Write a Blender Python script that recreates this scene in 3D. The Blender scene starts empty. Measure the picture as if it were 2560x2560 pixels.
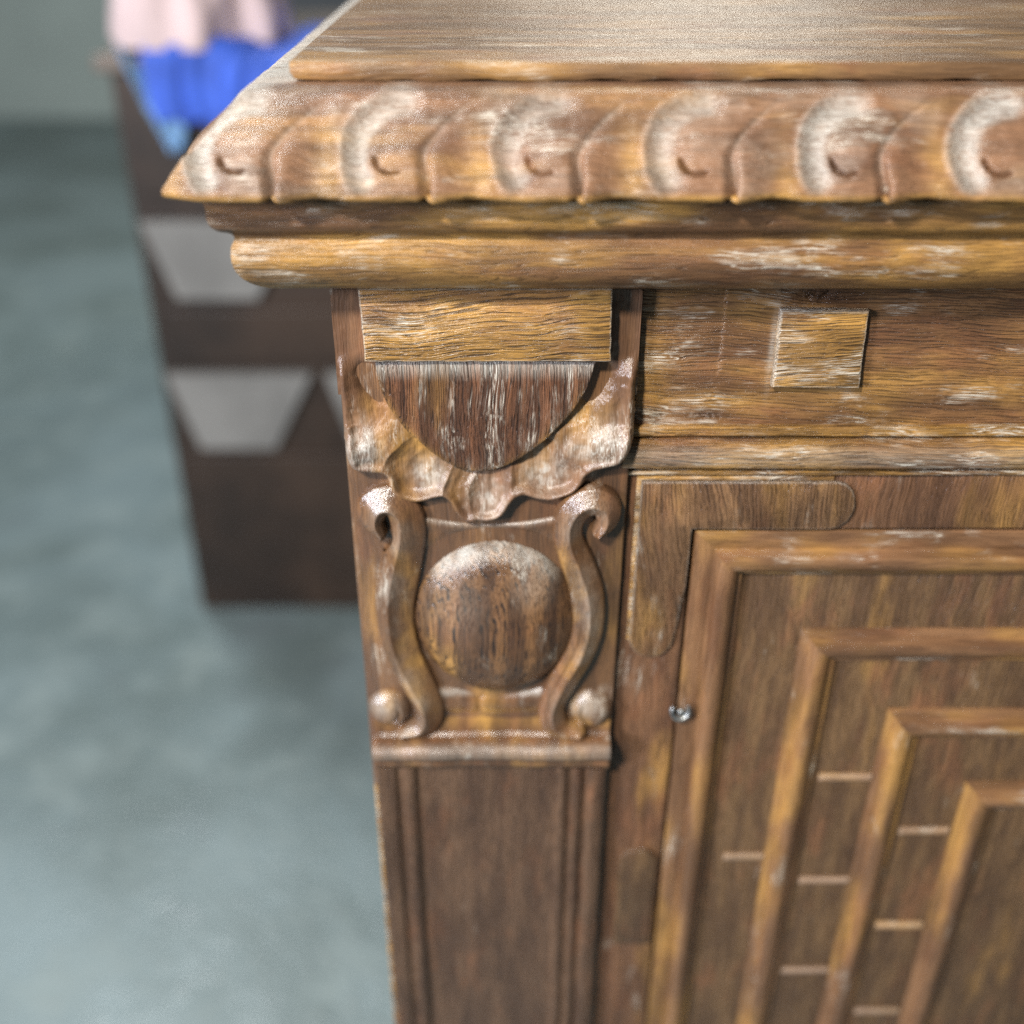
import bpy, math, random
import numpy as np
random.seed(7); rng = np.random.RandomState(7)
scene = bpy.context.scene
C = scene.collection

# ------------------------------------------------------------------ camera, world, lamps
TOP = 1.0                      # height of the sideboard top above the floor, metres
TH = math.atan(0.585)          # camera looks 30 degrees down
cam_d = bpy.data.cameras.new('camera'); cam = bpy.data.objects.new('camera', cam_d); C.objects.link(cam)
cam.location = (0, -0.42, TOP + 0.0591)
cam.rotation_euler = (math.pi/2 - TH, 0, 0)
cam_d.sensor_width = 36; cam_d.lens = 36*1104/1024
cam_d.clip_start = 0.02; cam_d.clip_end = 60
cam_d.dof.use_dof = True; cam_d.dof.focus_distance = 0.438; cam_d.dof.aperture_fstop = 3.35
scene.camera = cam
scene.cycles.use_denoising = False       # keep the fine grain of the wood

w = bpy.data.worlds.new('World'); scene.world = w; w.use_nodes = True
bg = w.node_tree.nodes['Background']
bg.inputs[0].default_value = (0.80, 0.90, 1.0, 1); bg.inputs[1].default_value = 0.10

def area(name, loc, target, size, power, col, sy=None):
    d = bpy.data.lights.new(name, 'AREA'); d.shape = 'RECTANGLE'; d.size = size; d.size_y = sy or size
    d.energy = power; d.color = col
    o = bpy.data.objects.new(name, d); C.objects.link(o); o.location = loc
    from mathutils import Vector
    o.rotation_euler = (Vector(target) - Vector(loc)).to_track_quat('-Z', 'Y').to_euler()
    return o
# overhead workshop lamps, and a cool fill added from the left
area('key_lamp', (-0.56, -0.97, 1.82), (0.05, 0, 0.85), 0.12, 40, (1.0, 0.95, 0.86))
area('cool_fill_light', (-2.0, -1.5, 1.55), (0.0, 0, 0.85), 0.5, 92, (0.84, 0.88, 1.0))  # unseen cool fill added from the front left to lift the shaded mouldings
area('back_lamp', (0.7, 4.2, 3.0), (0.0, 0.3, 0.9), 1.2, 46, (1.0, 0.95, 0.84))
area('floor_lamp', (-1.2, 2.1, 3.2), (-0.7, 0.9, 0.0), 0.5, 55, (0.90, 0.98, 1.0))

scene.view_settings.view_transform = 'Standard'; scene.view_settings.look = 'None'
scene.view_settings.exposure = 0.0; scene.view_settings.gamma = 1.0
scene.view_settings.use_curve_mapping = False

# ------------------------------------------------------------------ materials
class NT:
    def __init__(s, name):
        s.m = bpy.data.materials.new(name); s.m.use_nodes = True; s.t = s.m.node_tree
        s.b = s.t.nodes['Principled BSDF']
    def n(s, ty, **k):
        x = s.t.nodes.new(ty)
        for a, v in k.items(): setattr(x, a, v)
        return x
    def l(s, a, b): s.t.links.new(a, b)
    def put(s, sock, v):
        if hasattr(v, 'is_output'): s.l(v, sock)
        else: sock.default_value = v
    def noise(s, vec, scale=1, detail=3, rough=0.55, dist=0):
        x = s.n('ShaderNodeTexNoise'); s.l(vec, x.inputs['Vector'])
        x.inputs['Scale'].default_value = scale; x.inputs['Detail'].default_value = detail
        x.inputs['Roughness'].default_value = rough; x.inputs['Distortion'].default_value = dist
        return x.outputs['Fac']
    def mapr(s, v, a, b, c=0, d=1):
        x = s.n('ShaderNodeMapRange'); x.interpolation_type = 'SMOOTHSTEP'
        s.put(x.inputs[0], v)
        for i, q in zip((1, 2, 3, 4), (a, b, c, d)): s.put(x.inputs[i], q)
        return x.outputs[0]
    def math(s, op, a, b=0.0, clamp=False):
        x = s.n('ShaderNodeMath', operation=op); x.use_clamp = clamp
        s.put(x.inputs[0], a); s.put(x.inputs[1], b); return x.outputs[0]
    def mix(s, f, a, b):
        x = s.n('ShaderNodeMix', data_type='RGBA'); s.put(x.inputs[0], f)
        s.put(x.inputs[6], a); s.put(x.inputs[7], b); return x.outputs[2]
    def scaled(s, vec, sc, rot=(0, 0, 0), loc=(0, 0, 0)):
        r = s.n('ShaderNodeVectorRotate', rotation_type='EULER_XYZ')
        s.l(vec, r.inputs['Vector']); r.inputs['Rotation'].default_value = rot
        x = s.n('ShaderNodeMapping'); s.l(r.outputs[0], x.inputs[0])
        x.inputs['Scale'].default_value = sc; x.inputs['Location'].default_value = loc
        return x.outputs[0]
    def attr(s, name):
        x = s.n('ShaderNodeAttribute', attribute_name=name); return x.outputs['Fac']

BROWN = (0.205, 0.102, 0.042, 1); GOLD = (0.44, 0.235, 0.060, 1); DARK = (0.040, 0.020, 0.013, 1)
WAX = (0.60, 0.55, 0.46, 1); RED = (0.215, 0.090, 0.040, 1)

def wood(name, axis='x', tilt=0.0, gold=0.4, wax=0.35, pore=0.5, dark=0.2, rough=0.34, seed=0.0,
         base=BROWN, band=0.0, bump=1.0, spec=0.5, freq=1.0, per=0.0015, lines=1.0):
    k = NT(name)
    co = k.n('ShaderNodeTexCoord').outputs['Object']
    # gentle waviness of the grain
    wv = k.n('ShaderNodeTexNoise'); k.l(co, wv.inputs['Vector']); wv.inputs['Scale'].default_value = 22; wv.inputs['Detail'].default_value = 2
    sub = k.n('ShaderNodeVectorMath', operation='SUBTRACT'); k.l(wv.outputs['Color'], sub.inputs[0]); sub.inputs[1].default_value = (.5, .5, .5)
    sca = k.n('ShaderNodeVectorMath', operation='SCALE'); k.l(sub.outputs[0], sca.inputs[0]); sca.inputs['Scale'].default_value = 0.006
    add = k.n('ShaderNodeVectorMath', operation='ADD'); k.l(co, add.inputs[0]); k.l(sca.outputs[0], add.inputs[1])
    v = add.outputs[0]
    rot = (0, tilt, 0); lo = (seed*3.1, seed*1.7, seed*2.3)
    def sc(al, ac):
        al *= 1; ac *= freq
        return {'x': (al, ac, ac), 'z': (ac, ac, al), 'y': (ac, al, ac)}[axis]
    fibre = k.noise(k.scaled(v, sc(30, 1000), rot, lo), 1, 3, 0.66)
    fine = k.noise(k.scaled(v, sc(80, 2300), rot, lo), 1, 2, 0.65)
    broad = k.noise(k.scaled(v, sc(13, 95), rot, lo), 1, 3, 0.6)
    patch = k.noise(k.scaled(v, sc(11, 34), rot, (lo[0]+5, lo[1], lo[2])), 1, 3, 0.55)
    patch2 = k.noise(k.scaled(v, sc(22, 60), rot, (lo[0], lo[1]+9, lo[2])), 1, 4, 0.6)
    ggold = k.attr('gold'); gwax = k.attr('wax'); gdark = k.attr('dark')
    # gold against brown
    g = k.math('ADD', k.math('MULTIPLY', k.mapr(patch, 0.58-0.35*gold, 0.78-0.35*gold), min(1.0, 0.55+0.45*gold)), ggold, True)
    c = k.mix(g, base, GOLD)
    c = k.mix(k.math('MULTIPLY', k.mapr(patch2, 0.5, 0.68), 0.55), c, RED)
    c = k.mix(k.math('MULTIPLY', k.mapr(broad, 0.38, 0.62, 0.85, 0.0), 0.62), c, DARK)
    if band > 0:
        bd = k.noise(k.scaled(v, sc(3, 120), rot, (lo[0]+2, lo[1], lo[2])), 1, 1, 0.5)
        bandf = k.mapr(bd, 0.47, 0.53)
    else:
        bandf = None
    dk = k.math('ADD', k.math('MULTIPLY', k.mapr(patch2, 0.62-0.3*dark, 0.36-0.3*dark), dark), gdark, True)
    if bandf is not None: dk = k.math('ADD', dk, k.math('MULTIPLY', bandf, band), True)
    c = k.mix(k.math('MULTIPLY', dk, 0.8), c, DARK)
    # open grain lines of the oak, broken up along their length
    rv = k.n('ShaderNodeSeparateXYZ'); k.l(k.scaled(v, (1, 1, 1), rot), rv.inputs[0])
    ax = {'x': ('Z', 'Y'), 'z': ('X', 'Y'), 'y': ('X', 'Z')}[axis]
    ph = k.math('MULTIPLY', k.math('ADD', rv.outputs[ax[0]], k.math('MULTIPLY', rv.outputs[ax[1]], 0.8)), 6.283/per)
    ph = k.math('ADD', ph, k.math('MULTIPLY', k.noise(k.scaled(v, sc(9, 170), rot, lo), 1, 3, 0.6), 34.0))
    gate = k.noise(k.scaled(v, sc(45, 420), rot, (lo[0]+1, lo[1], lo[2])), 1, 2, 0.6)
    ln1 = k.math('MULTIPLY', k.mapr(k.math('SINE', ph), 0.45, 0.96), k.mapr(gate, 0.40, 0.50))
    ln2 = k.math('MULTIPLY', k.mapr(k.math('SINE', k.math('ADD', k.math('MULTIPLY', ph, 1.43), 2.0)), 0.50, 0.97), k.mapr(gate, 0.55, 0.45))
    ln1 = k.math('MULTIPLY', ln1, lines); ln2 = k.math('MULTIPLY', ln2, lines)
    # dark open pores
    pf = k.mapr(fibre, 0.45, 0.38)
    pf2 = k.mapr(fine, 0.46, 0.36)
    pores = k.math('MULTIPLY', k.math('MAXIMUM', k.math('MULTIPLY', pf, 0.55), k.math('MAXIMUM', k.math('MULTIPLY', pf2, 0.6), ln1)), pore)
    c = k.mix(pores, c, (0.022, 0.013, 0.010, 1))
    # white wax left in streaks and in the carving; gwax also carries painted highlights
    wf = k.mapr(fibre, 0.55, 0.61)
    wf2 = k.mapr(fine, 0.55, 0.63)
    wpatch = k.mapr(k.noise(k.scaled(v, sc(24, 70), rot, (lo[0], lo[1], lo[2]+4)), 1, 4, 0.6), 0.66-0.4*wax, 0.80-0.4*wax)
    st = k.math('MULTIPLY', k.math('MAXIMUM', k.math('MULTIPLY', wf, 0.38), k.math('MAXIMUM', k.math('MULTIPLY', wf2, 0.9), ln2)), k.math('ADD', k.math('MULTIPLY', wpatch, 0.95), gwax, True))
    if bandf is not None: st = k.math('MULTIPLY', st, k.math('ADD', bandf, 0.12, True))
    film = k.math('MULTIPLY', k.math('MULTIPLY', gwax, k.mapr(fine, 0.32, 0.60, 0.35, 1.0)), k.mapr(fibre, 0.34, 0.50, 0.35, 1.0))
    wmask = k.math('MAXIMUM', st, film, True)
    c = k.mix(k.math('MULTIPLY', wmask, 0.88), c, k.mix(gwax, WAX, (0.53, 0.535, 0.50, 1)))
    k.l(c, k.b.inputs['Base Color'])
    r = k.math('ADD', k.math('MULTIPLY', wmask, 0.22), rough)
    r = k.math('ADD', r, k.math('MULTIPLY', k.math('SUBTRACT', patch2, 0.5), 0.3), True)
    k.l(r, k.b.inputs['Roughness'])
    k.b.inputs['Specular IOR Level'].default_value = spec
    h = k.math('ADD', k.math('MULTIPLY', fibre, 1.0), k.math('MULTIPLY', fine, 0.6))
    h = k.math('ADD', h, k.math('MULTIPLY', broad, 0.9)); h = k.math('SUBTRACT', h, k.math('MULTIPLY', ln1, 0.45)); h = k.math('ADD', h, k.math('MULTIPLY', k.noise(co, 1400, 2, 0.6), 0.18))
    bm = k.n('ShaderNodeBump'); bm.inputs['Strength'].default_value = 0.85*bump; bm.inputs['Distance'].default_value = 0.0008
    k.l(h, bm.inputs['Height']); k.l(bm.outputs[0], k.b.inputs['Normal'])
    return k.m

def plain(name, col, rough=0.6, metal=0, nscale=0, namt=0.2, bump=0):
    k = NT(name)
    k.b.inputs['Roughness'].default_value = rough; k.b.inputs['Metallic'].default_value = metal
    co = k.n('ShaderNodeTexCoord').outputs['Object']
    n = k.noise(co, nscale or 10, 5, 0.6)
    a = tuple(x*(1-namt) for x in col)+(1,); b = tuple(min(1, x*(1+namt)) for x in col)+(1,)
    k.l(k.mix(k.mapr(n, 0.35, 0.65), a, b), k.b.inputs['Base Color'])
    if bump:
        bm = k.n('ShaderNodeBump'); bm.inputs['Distance'].default_value = bump; k.l(n, bm.inputs['Height']); k.l(bm.outputs[0], k.b.inputs['Normal'])
    return k.m

M = {}
M['top'] = wood('top_wood', 'x', gold=0.2, wax=0.30, pore=0.35, dark=0.0, rough=0.36, seed=1, bump=0.5, base=(0.225, 0.128, 0.057, 1))
M['top_edge'] = wood('top_edge_wood', 'x', gold=0.25, wax=0.3, pore=0.4, dark=0.25, seed=2)
M['carved'] = wood('carved_cornice_wood', 'x', gold=0.14, wax=0.36, pore=0.34, dark=0.0, rough=0.34, seed=3, base=(0.225, 0.112, 0.056, 1), bump=0.8)
M['ovolo'] = wood('ovolo_wood', 'x', gold=0.50, wax=0.34, pore=0.5, dark=0.12, rough=0.34, seed=4, bump=0.8)
M['block'] = wood('block_wood', 'x', tilt=0.07, gold=1.1, wax=0.36, pore=0.78, dark=0.0, rough=0.30, seed=5, freq=1.0, per=0.0019)
M['halfmoon'] = wood('half_moon_wood', 'z', gold=0.1, wax=0.48, pore=0.8, dark=0.05, rough=0.33, seed=6.4, base=(0.19, 0.080, 0.038, 1), band=0.7, freq=1.3)
M['leaf'] = wood('leaf_wood', 'z', gold=0.26, wax=0.35, pore=0.35, dark=0.15, rough=0.33, seed=7, base=(0.20, 0.102, 0.052, 1), spec=0.6, bump=0.45, lines=0.5)
M['relief'] = wood('relief_wood', 'z', gold=0.10, wax=0.22, pore=0.6, dark=0.62, rough=0.27, seed=8, spec=0.9, bump=0.34, lines=0.8, base=(0.165, 0.082, 0.036, 1))
M['roundel'] = wood('roundel_wood', 'z', gold=0.30, wax=0.3, pore=1.0, dark=0.15, rough=0.27, seed=9.3, band=0.75, bump=0.5, freq=0.8, per=0.0022)
M['stile'] = wood('stile_wood', 'z', gold=0.22, wax=0.06, pore=0.5, dark=0.6, rough=0.32, seed=10, base=(0.16, 0.08, 0.040, 1))
M['frieze'] = wood('frieze_wood', 'x', tilt=-0.05, gold=0.36, wax=0.38, pore=0.62, dark=0.30, rough=0.28, seed=11)
M['fmould'] = wood('frieze_moulding_wood', 'x', tilt=-0.02, gold=0.7, wax=0.50, pore=0.7, dark=0.05, rough=0.28, seed=12)
M['fblock'] = wood('frieze_block_wood', 'x', tilt=0.09, gold=0.95, wax=0.6, pore=0.75, dark=0.0, rough=0.33, seed=13)
M['rail'] = wood('rail_wood', 'x', gold=0.3, wax=0.35, pore=0.6, dark=0.3, rough=0.33, seed=14)
M['inlay'] = wood('inlay_wood', 'z', tilt=0.10, gold=0.32, wax=0.2, pore=0.6, dark=0.05, rough=0.28, seed=15, base=(0.21, 0.115, 0.055, 1), bump=1.4)
M['doorf'] = wood('door_moulding_wood', 'z', gold=0.42, wax=0.16, pore=0.25, dark=0.10, rough=0.25, seed=16, base=(0.24, 0.125, 0.06, 1), bump=0.6)
M['doorh'] = wood('door_rail_wood', 'x', gold=0.42, wax=0.22, pore=0.25, dark=0.10, rough=0.25, seed=17, base=(0.24, 0.125, 0.06, 1), bump=0.6)
M['panel'] = wood('door_field_wood', 'z', gold=0.02, wax=0.0, pore=0.5, dark=0.6, rough=0.36, seed=18, base=(0.145, 0.083, 0.038, 1))
M['lower'] = wood('lower_pilaster_wood', 'z', gold=-0.3, wax=0.0, pore=0.5, dark=0.6, rough=0.34, seed=19, base=(0.125, 0.070, 0.040, 1))
M['steel'] = plain('hinge_steel', (0.40, 0.41, 0.40), 0.42, 1.0, 300, 0.35)
M['gap'] = plain('shadow_gap_wood', (0.03, 0.02, 0.015), 0.8, 0, 60, 0.3)

# ------------------------------------------------------------------ mesh helpers (sideboard coordinates in mm: x from the carcass corner, z from the top, off = forward)
SB = (0.50, 0.22, 0.0)         # foot of the sideboard
OX = 70.6
def toW(x, off, z): return ((x-OX)/1000-SB[0], -off/1000-SB[1], TOP+z/1000-SB[2])

def mesh(name, V, F, mat, parent=None, smooth=True, ang=32, attrs=None, mats=None, midx=None):
    me = bpy.data.meshes.new(name)
    me.from_pydata([tuple(v) for v in V] if not isinstance(V, np.ndarray) else V.tolist(), [], F if not isinstance(F, np.ndarray) else F.tolist())
    me.materials.append(mat)
    for m in mats or []: me.materials.append(m)
    if midx is not None: me.polygons.foreach_set('material_index', midx)
    if smooth:
        me.polygons.foreach_set('use_smooth', [True]*len(me.polygons))
        me.set_sharp_from_angle(angle=math.radians(ang))
    for k, a in (attrs or {}).items():
        at = me.attributes.new(k, 'FLOAT', 'POINT'); at.data.foreach_set('value', np.asarray(a, dtype=np.float32).ravel())
    me.update()
    o = bpy.data.objects.new(name, me); C.objects.link(o)
    if parent: o.parent = parent
    return o

def thing(name, label, cat, loc, group=None):
    o = bpy.data.objects.new(name, None); C.objects.link(o); o.location = loc
    o['label'] = label; o['category'] = cat
    if group: o['group'] = group
    o.empty_display_size = 0.05
    return o

def sstep(a, b, x):
    t = np.clip((x-a)/(b-a), 0, 1); return t*t*(3-2*t)

_g = rng.uniform(-1, 1, (256, 256))
def _vn(x, z):
    xi = np.floor(x).astype(int); zi = np.floor(z).astype(int); fx = x-xi; fz = z-zi
    fx = fx**3*(fx*(fx*6-15)+10); fz = fz**3*(fz*(fz*6-15)+10)
    a = _g[xi % 256, zi % 256]; b = _g[(xi+1) % 256, zi % 256]; c_ = _g[xi % 256, (zi+1) % 256]; d_ = _g[(xi+1) % 256, (zi+1) % 256]
    return (a*(1-fx)+b*fx)*(1-fz)+(c_*(1-fx)+d_*fx)*fz
def wob(x, z, L):
    """smooth hand-made unevenness, about +-1, wavelength about L mm"""
    x = np.asarray(x, float)*1.0; z = np.asarray(z, float)*1.0
    return 1.35*(_vn(x*0.86/L*2+z*0.5/L*2+17, z*0.86/L*2-x*0.5/L*2+31)*0.75+_vn(x*4.3/L+5, z*4.3/L+50)*0.25)

def poly_sdf(px, pz, pts):
    """signed distance, positive inside"""
    P = np.array(pts, float); Q = np.roll(P, -1, 0)
    d = np.full(px.shape, 1e9); inside = np.zeros(px.shape, bool)
    for a, b in zip(P, Q):
        e = b-a; wx = px-a[0]; wz = pz-a[1]
        t = np.clip((wx*e[0]+wz*e[1])/max(e@e, 1e-9), 0, 1)
        d = np.minimum(d, np.hypot(wx-e[0]*t, wz-e[1]*t))
        c = ((a[1] > pz) != (b[1] > pz)) & (px < (b[0]-a[0])*(pz-a[1])/((b[1]-a[1]) or 1e-9)+a[0])
        inside ^= c
    return np.where(inside, d, -d)

def smooth_poly(pts, n=3):
    P = np.array(pts, float)
    for _ in range(n):
        Q = np.roll(P, -1, 0); P = np.stack([P*0.75+Q*0.25, P*0.25+Q*0.75], 1).reshape(-1, 2)
    return P
def smooth_line(pts, n=3):
    P = np.array(pts, float)
    for _ in range(n):
        A = P[:-1]*0.75+P[1:]*0.25; B = P[:-1]*0.25+P[1:]*0.75
        P = np.concatenate([P[:1], np.stack([A, B], 1).reshape(-1, P.shape[1]), P[-1:]])
    return P
def line_dist(px, pz, pts):
    """distance to a polyline, its side (+ on the left), interpolated third column, run fraction"""
    P = np.array(pts, float); best = np.full(px.shape, 1e9); side = np.zeros(px.shape); wd = np.zeros(px.shape); run = np.zeros(px.shape)
    n = len(P)-1
    for i in range(n):
        a, b = P[i], P[i+1]; e = b[:2]-a[:2]; wx = px-a[0]; wz = pz-a[1]
        t = np.clip((wx*e[0]+wz*e[1])/max(e@e, 1e-9), 0, 1)
        d = np.hypot(wx-e[0]*t, wz-e[1]*t); m = d < best
        best = np.where(m, d, best); side = np.where(m, np.sign(e[0]*wz-e[1]*wx), side)
        wd = np.where(m, 0.92*(a[2]+(b[2]-a[2])*t), wd) if P.shape[1] > 2 else wd
        run = np.where(m, (i+t)/n, run)
    return best, side, wd, run

def relief(name, box, res, func, mat, parent, ang=60, attrs=True):
    """carved surface: func(x, z) -> off, keep mask, dict of colour masks"""
    x0, x1, z0, z1 = box
    nx = int((x1-x0)/res)+1; nz = int((z1-z0)/res)+1
    gx, gz = np.meshgrid(np.linspace(x0, x1, nx), np.linspace(z0, z1, nz))
    h, keep, at = func(gx, gz)
    idx = np.arange(nx*nz).reshape(nz, nx)
    kq = keep[:-1, :-1] & keep[1:, :-1] & keep[:-1, 1:] & keep[1:, 1:]
    q = np.stack([idx[:-1, :-1], idx[:-1, 1:], idx[1:, 1:], idx[1:, :-1]], -1)[kq]
    used = np.unique(q); mp = np.full(nx*nz, -1); mp[used] = np.arange(len(used)); q = mp[q]
    V = np.stack([(gx-OX)/1000-SB[0], -h/1000-SB[1], TOP+gz/1000-SB[2]], -1).reshape(-1, 3)[used]
    A = {k: np.broadcast_to(v, gx.shape).ravel()[used] for k, v in at.items()}
    return mesh(name, V, q, mat, parent, True, ang, A)

def slab(name, pts, off0, off1, mat, parent, bev=0.6, jit=0.0, attrs=None):
    """plate cut to an outline, lying on the front, with a worn bevel round its face"""
    P = np.array(pts, float); n = len(P)
    # make the ring run one way
    A = 0.5*np.sum(P[:, 0]*np.roll(P[:, 1], -1)-np.roll(P[:, 0], -1)*P[:, 1])
    if A < 0: P = P[::-1]
    nxt = np.roll(P, -1, 0); prv = np.roll(P, 1, 0)
    e1 = (P-prv)/np.linalg.norm(P-prv, axis=1)[:, None]; e2 = (nxt-P)/np.linalg.norm(nxt-P, axis=1)[:, None]
    n1 = np.stack([-e1[:, 1], e1[:, 0]], 1); n2 = np.stack([-e2[:, 1], e2[:, 0]], 1)
    nn = n1+n2; nn /= np.maximum(np.sum(nn*n1, 1), 0.3)[:, None]
    if jit: P = P+rng.uniform(-jit, jit, P.shape)
    rings = [(P, off0), (P, off1-bev), (P+nn*bev*0.35, off1-bev*0.3), (P+nn*bev, off1)]
    V = []; F = []
    for R, o in rings: V += [toW(a, o, b) for a, b in R]
    for r in range(3):
        for i in range(n):
            j = (i+1) % n; F.append((r*n+i, r*n+j, (r+1)*n+j, (r+1)*n+i))
    F.append(tuple(range(3*n, 4*n))); F.append(tuple(range(n))[::-1])
    at = None
    if attrs:
        at = {k: np.repeat(v, n) for k, v in attrs.items()}
    return mesh(name, V, F, mat, parent, True, 25, at)

def dens(pts, step=3.0):
    out = []
    P = [tuple(p) for p in pts]
    for a, b in zip(P, P[1:]+P[:1]):
        k = max(1, int(math.dist(a, b)/step))
        for i in range(k): out.append((a[0]+(b[0]-a[0])*i/k, a[1]+(b[1]-a[1])*i/k))
    return out

def box_mm(name, x0, x1, z0, z1, o0, o1, mat, parent, bev=0.5):
    return slab(name, [(x0, z0), (x1, z0), (x1, z1), (x0, z1)], o0, o1, mat, parent, bev)

def extrude_x(name, prof, x0, x1, mat, parent, step=6.0, jit=0.12, attr=None, caps=True):
    """moulding that runs along x; prof = [(off, z), ...]"""
    n = len(prof); m = max(2, int((x1-x0)/step)); xs = np.linspace(x0, x1, m+1)
    V = []; F = []
    for x in xs:
        for (o, z) in prof: V.append(toW(x, o+jit*wob(x, z, 30), z+jit*wob(x+50, z*0.2, 40)))
    for i in range(m):
        for j in range(n-1):
            a = i*n+j; F.append((a, a+1, a+n+1, a+n))
    if caps: F.append(tuple(range(n))[::-1]); F.append(tuple(m*n+j for j in range(n)))
    at = None
    if attr: at = {k: np.array([f(x, o, z) for x in xs for (o, z) in prof]) for k, f in attr.items()}
    return mesh(name, V, F, mat, parent, True, 28, at)

def extrude_z(name, prof, z0, z1, mat, parent, step=8.0, jit=0.12):
    n = len(prof); m = max(2, int(abs(z1-z0)/step)); zs = np.linspace(z0, z1, m+1)
    V = []; F = []
    for z in zs:
        for (x, o) in prof: V.append(toW(x+jit*wob(x*0.2, z, 50), o+jit*wob(x, z, 40), z))
    for i in range(m):
        for j in range(n-1):
            a = i*n+j; F.append((a, a+n, a+n+1, a+1))
    F.append(tuple(range(n))); F.append(tuple(m*n+j for j in range(n))[::-1])
    return mesh(name, V, F, mat, parent, True, 28)

def frame_sweep(name, x0, x1, z0, z1, prof, mat_v, mat_h, parent, jit=0.15):
    """mitred picture-frame moulding; prof = [(inset, off), ...] ; z0 top, z1 bottom"""
    V = []; F = []; mi = []
    n = len(prof); seg = 40
    for side in range(4):
        base = len(V)
        for i in range(seg+1):
            t = i/seg
            for (d, o) in prof:
                ax0, ax1, az0, az1 = x0+d, x1-d, z0-d, z1+d
                if side == 0: x, z = ax0, az1+(az0-az1)*t
                elif side == 1: x, z = ax0+(ax1-ax0)*t, az0
                elif side == 2: x, z = ax1, az0+(az1-az0)*t
                else: x, z = ax1+(ax0-ax1)*t, az1
                j = jit*math.sin(math.pi*t)
                V.append(toW(x, o+jit*wob(x, z, 45), z))
        for i in range(seg):
            for j in range(n-1):
                a = base+i*n+j; F.append((a, a+n, a+n+1, a+1)[::-1]); mi.append(side % 2)
    return mesh(name, V, F, mat_v, parent, True, 28, None, [mat_h], mi)

# ================================================================== SETTING
k = NT('concrete_floor')
co = k.n('ShaderNodeTexCoord').outputs['Object']
n1 = k.noise(co, 2.2, 5, 0.6, 0.6); n2 = k.noise(co, 9, 5, 0.65, 0.4); n3 = k.noise(co, 60, 4, 0.6)
c = k.mix(k.mapr(n1, 0.32, 0.68), (0.115, 0.15, 0.145, 1), (0.205, 0.262, 0.268, 1))
c = k.mix(k.math('MULTIPLY', k.mapr(n2, 0.48, 0.70), 0.6), c, (0.25, 0.30, 0.29, 1))
c = k.mix(k.math('MULTIPLY', k.mapr(n2, 0.45, 0.30), 0.4), c, (0.14, 0.165, 0.17, 1))
c = k.mix(k.math('MULTIPLY', k.mapr(n3, 0.5, 0.7), 0.25), c, (0.25, 0.27, 0.25, 1))
k.l(c, k.b.inputs['Base Color']); k.l(k.mapr(n2, 0.3, 0.7, 0.30, 0.5), k.b.inputs['Roughness'])
bm = k.n('ShaderNodeBump'); bm.inputs['Distance'].default_value = 0.002; k.l(n3, bm.inputs['Height']); k.l(bm.outputs[0], k.b.inputs['Normal'])
fl = mesh('floor', [(-8, -4, 0), (8, -4, 0), (8, 5.2, 0), (-8, 5.2, 0)], [(0, 1, 2, 3)], k.m, None, False); fl['kind'] = 'structure'
wl = mesh('wall', [(-8, 5.2, 0), (8, 5.2, 0), (8, 5.35, 0), (-8, 5.35, 0), (-8, 5.2, 3.4), (8, 5.2, 3.4), (8, 5.35, 3.4), (-8, 5.35, 3.4)],
          [(0, 1, 5, 4), (1, 2, 6, 5), (2, 3, 7, 6), (3, 0, 4, 7), (4, 5, 6, 7)], plain('pale_wall_paint', (0.58, 0.66, 0.60), 0.8, 0, 3, 0.06), None, False)
wl['kind'] = 'structure'

# ================================================================== SIDEBOARD
sb = thing('sideboard', 'carved oak sideboard corner in brown and golden wood with white wax in the grain', 'sideboard', SB)
XR = 1500.0                                        # full width, runs out of the picture
# carcass (sides, back, inner front) as one box behind the faces
def wbox(name, x0, x1, y0, y1, z0, z1, mat, parent, loc=(0, 0, 0), bev=0.0):
    V = [(x-loc[0], y-loc[1], z-loc[2]) for x, y, z in [(x0, y0, z0), (x1, y0, z0), (x1, y1, z0), (x0, y1, z0), (x0, y0, z1), (x1, y0, z1), (x1, y1, z1), (x0, y1, z1)]]
    F = [(0, 3, 2, 1), (4, 5, 6, 7), (0, 1, 5, 4), (1, 2, 6, 5), (2, 3, 7, 6), (3, 0, 4, 7)]
    o = mesh(name, V, F, mat, parent, False)
    if bev:
        m = o.modifiers.new('bevel', 'BEVEL'); m.width = bev; m.segments = 2
    return o
x0w = -OX/1000
wbox('carcass', x0w+0.0012, (XR-OX)/1000, 0.0125, 0.44, 0.06, TOP-0.008, M['stile'], sb, SB)
wbox('plinth', x0w-0.012, (XR-OX)/1000+0.012, -0.012, 0.45, 0.0, 0.085, M['stile'], sb, SB, 0.004)

# ---- top board
def top_board():
    x0, x1 = -7.4, XR+7.4; o0 = 7.4; back = -455
    xs = np.concatenate([np.arange(x0, 330, 2.0), np.linspace(332, x1, 40)])
    prof = [(back, -6.0), (o0-2.0, -6.1), (o0-0.7, -5.9), (o0-0.1, -5.0), (o0, -3.5), (o0-0.05, -1.4), (o0-0.5, -0.45), (o0-1.4, -0.05), (o0-4, 0.0), (back, 0.0)]
    V = []; n = len(prof); F = []
    for x in xs:
        for j, (o, z) in enumerate(prof):
            jz = 0.5*wob(x, 3, 18)*(j in (1, 2, 3))*1.0 + 0.12*wob(x, 9, 40)
            jo = 0.25*wob(x, j, 25)
            if j in (0, n-1): jz = jo = 0
            V.append(toW(x+ (1.2 if x == xs[0] and j in (1, 2, 3) else 0), o+jo, z+jz))
    for i in range(len(xs)-1):
        for j in range(n-1): a = i*n+j; F.append((a, a+1, a+n+1, a+n))
    F.append(tuple(range(n))[::-1]); F.append(tuple((len(xs)-1)*n+j for j in range(n)))
    return mesh('top_board', V, F, M['top'], sb, True, 40)
top_board()

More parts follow.
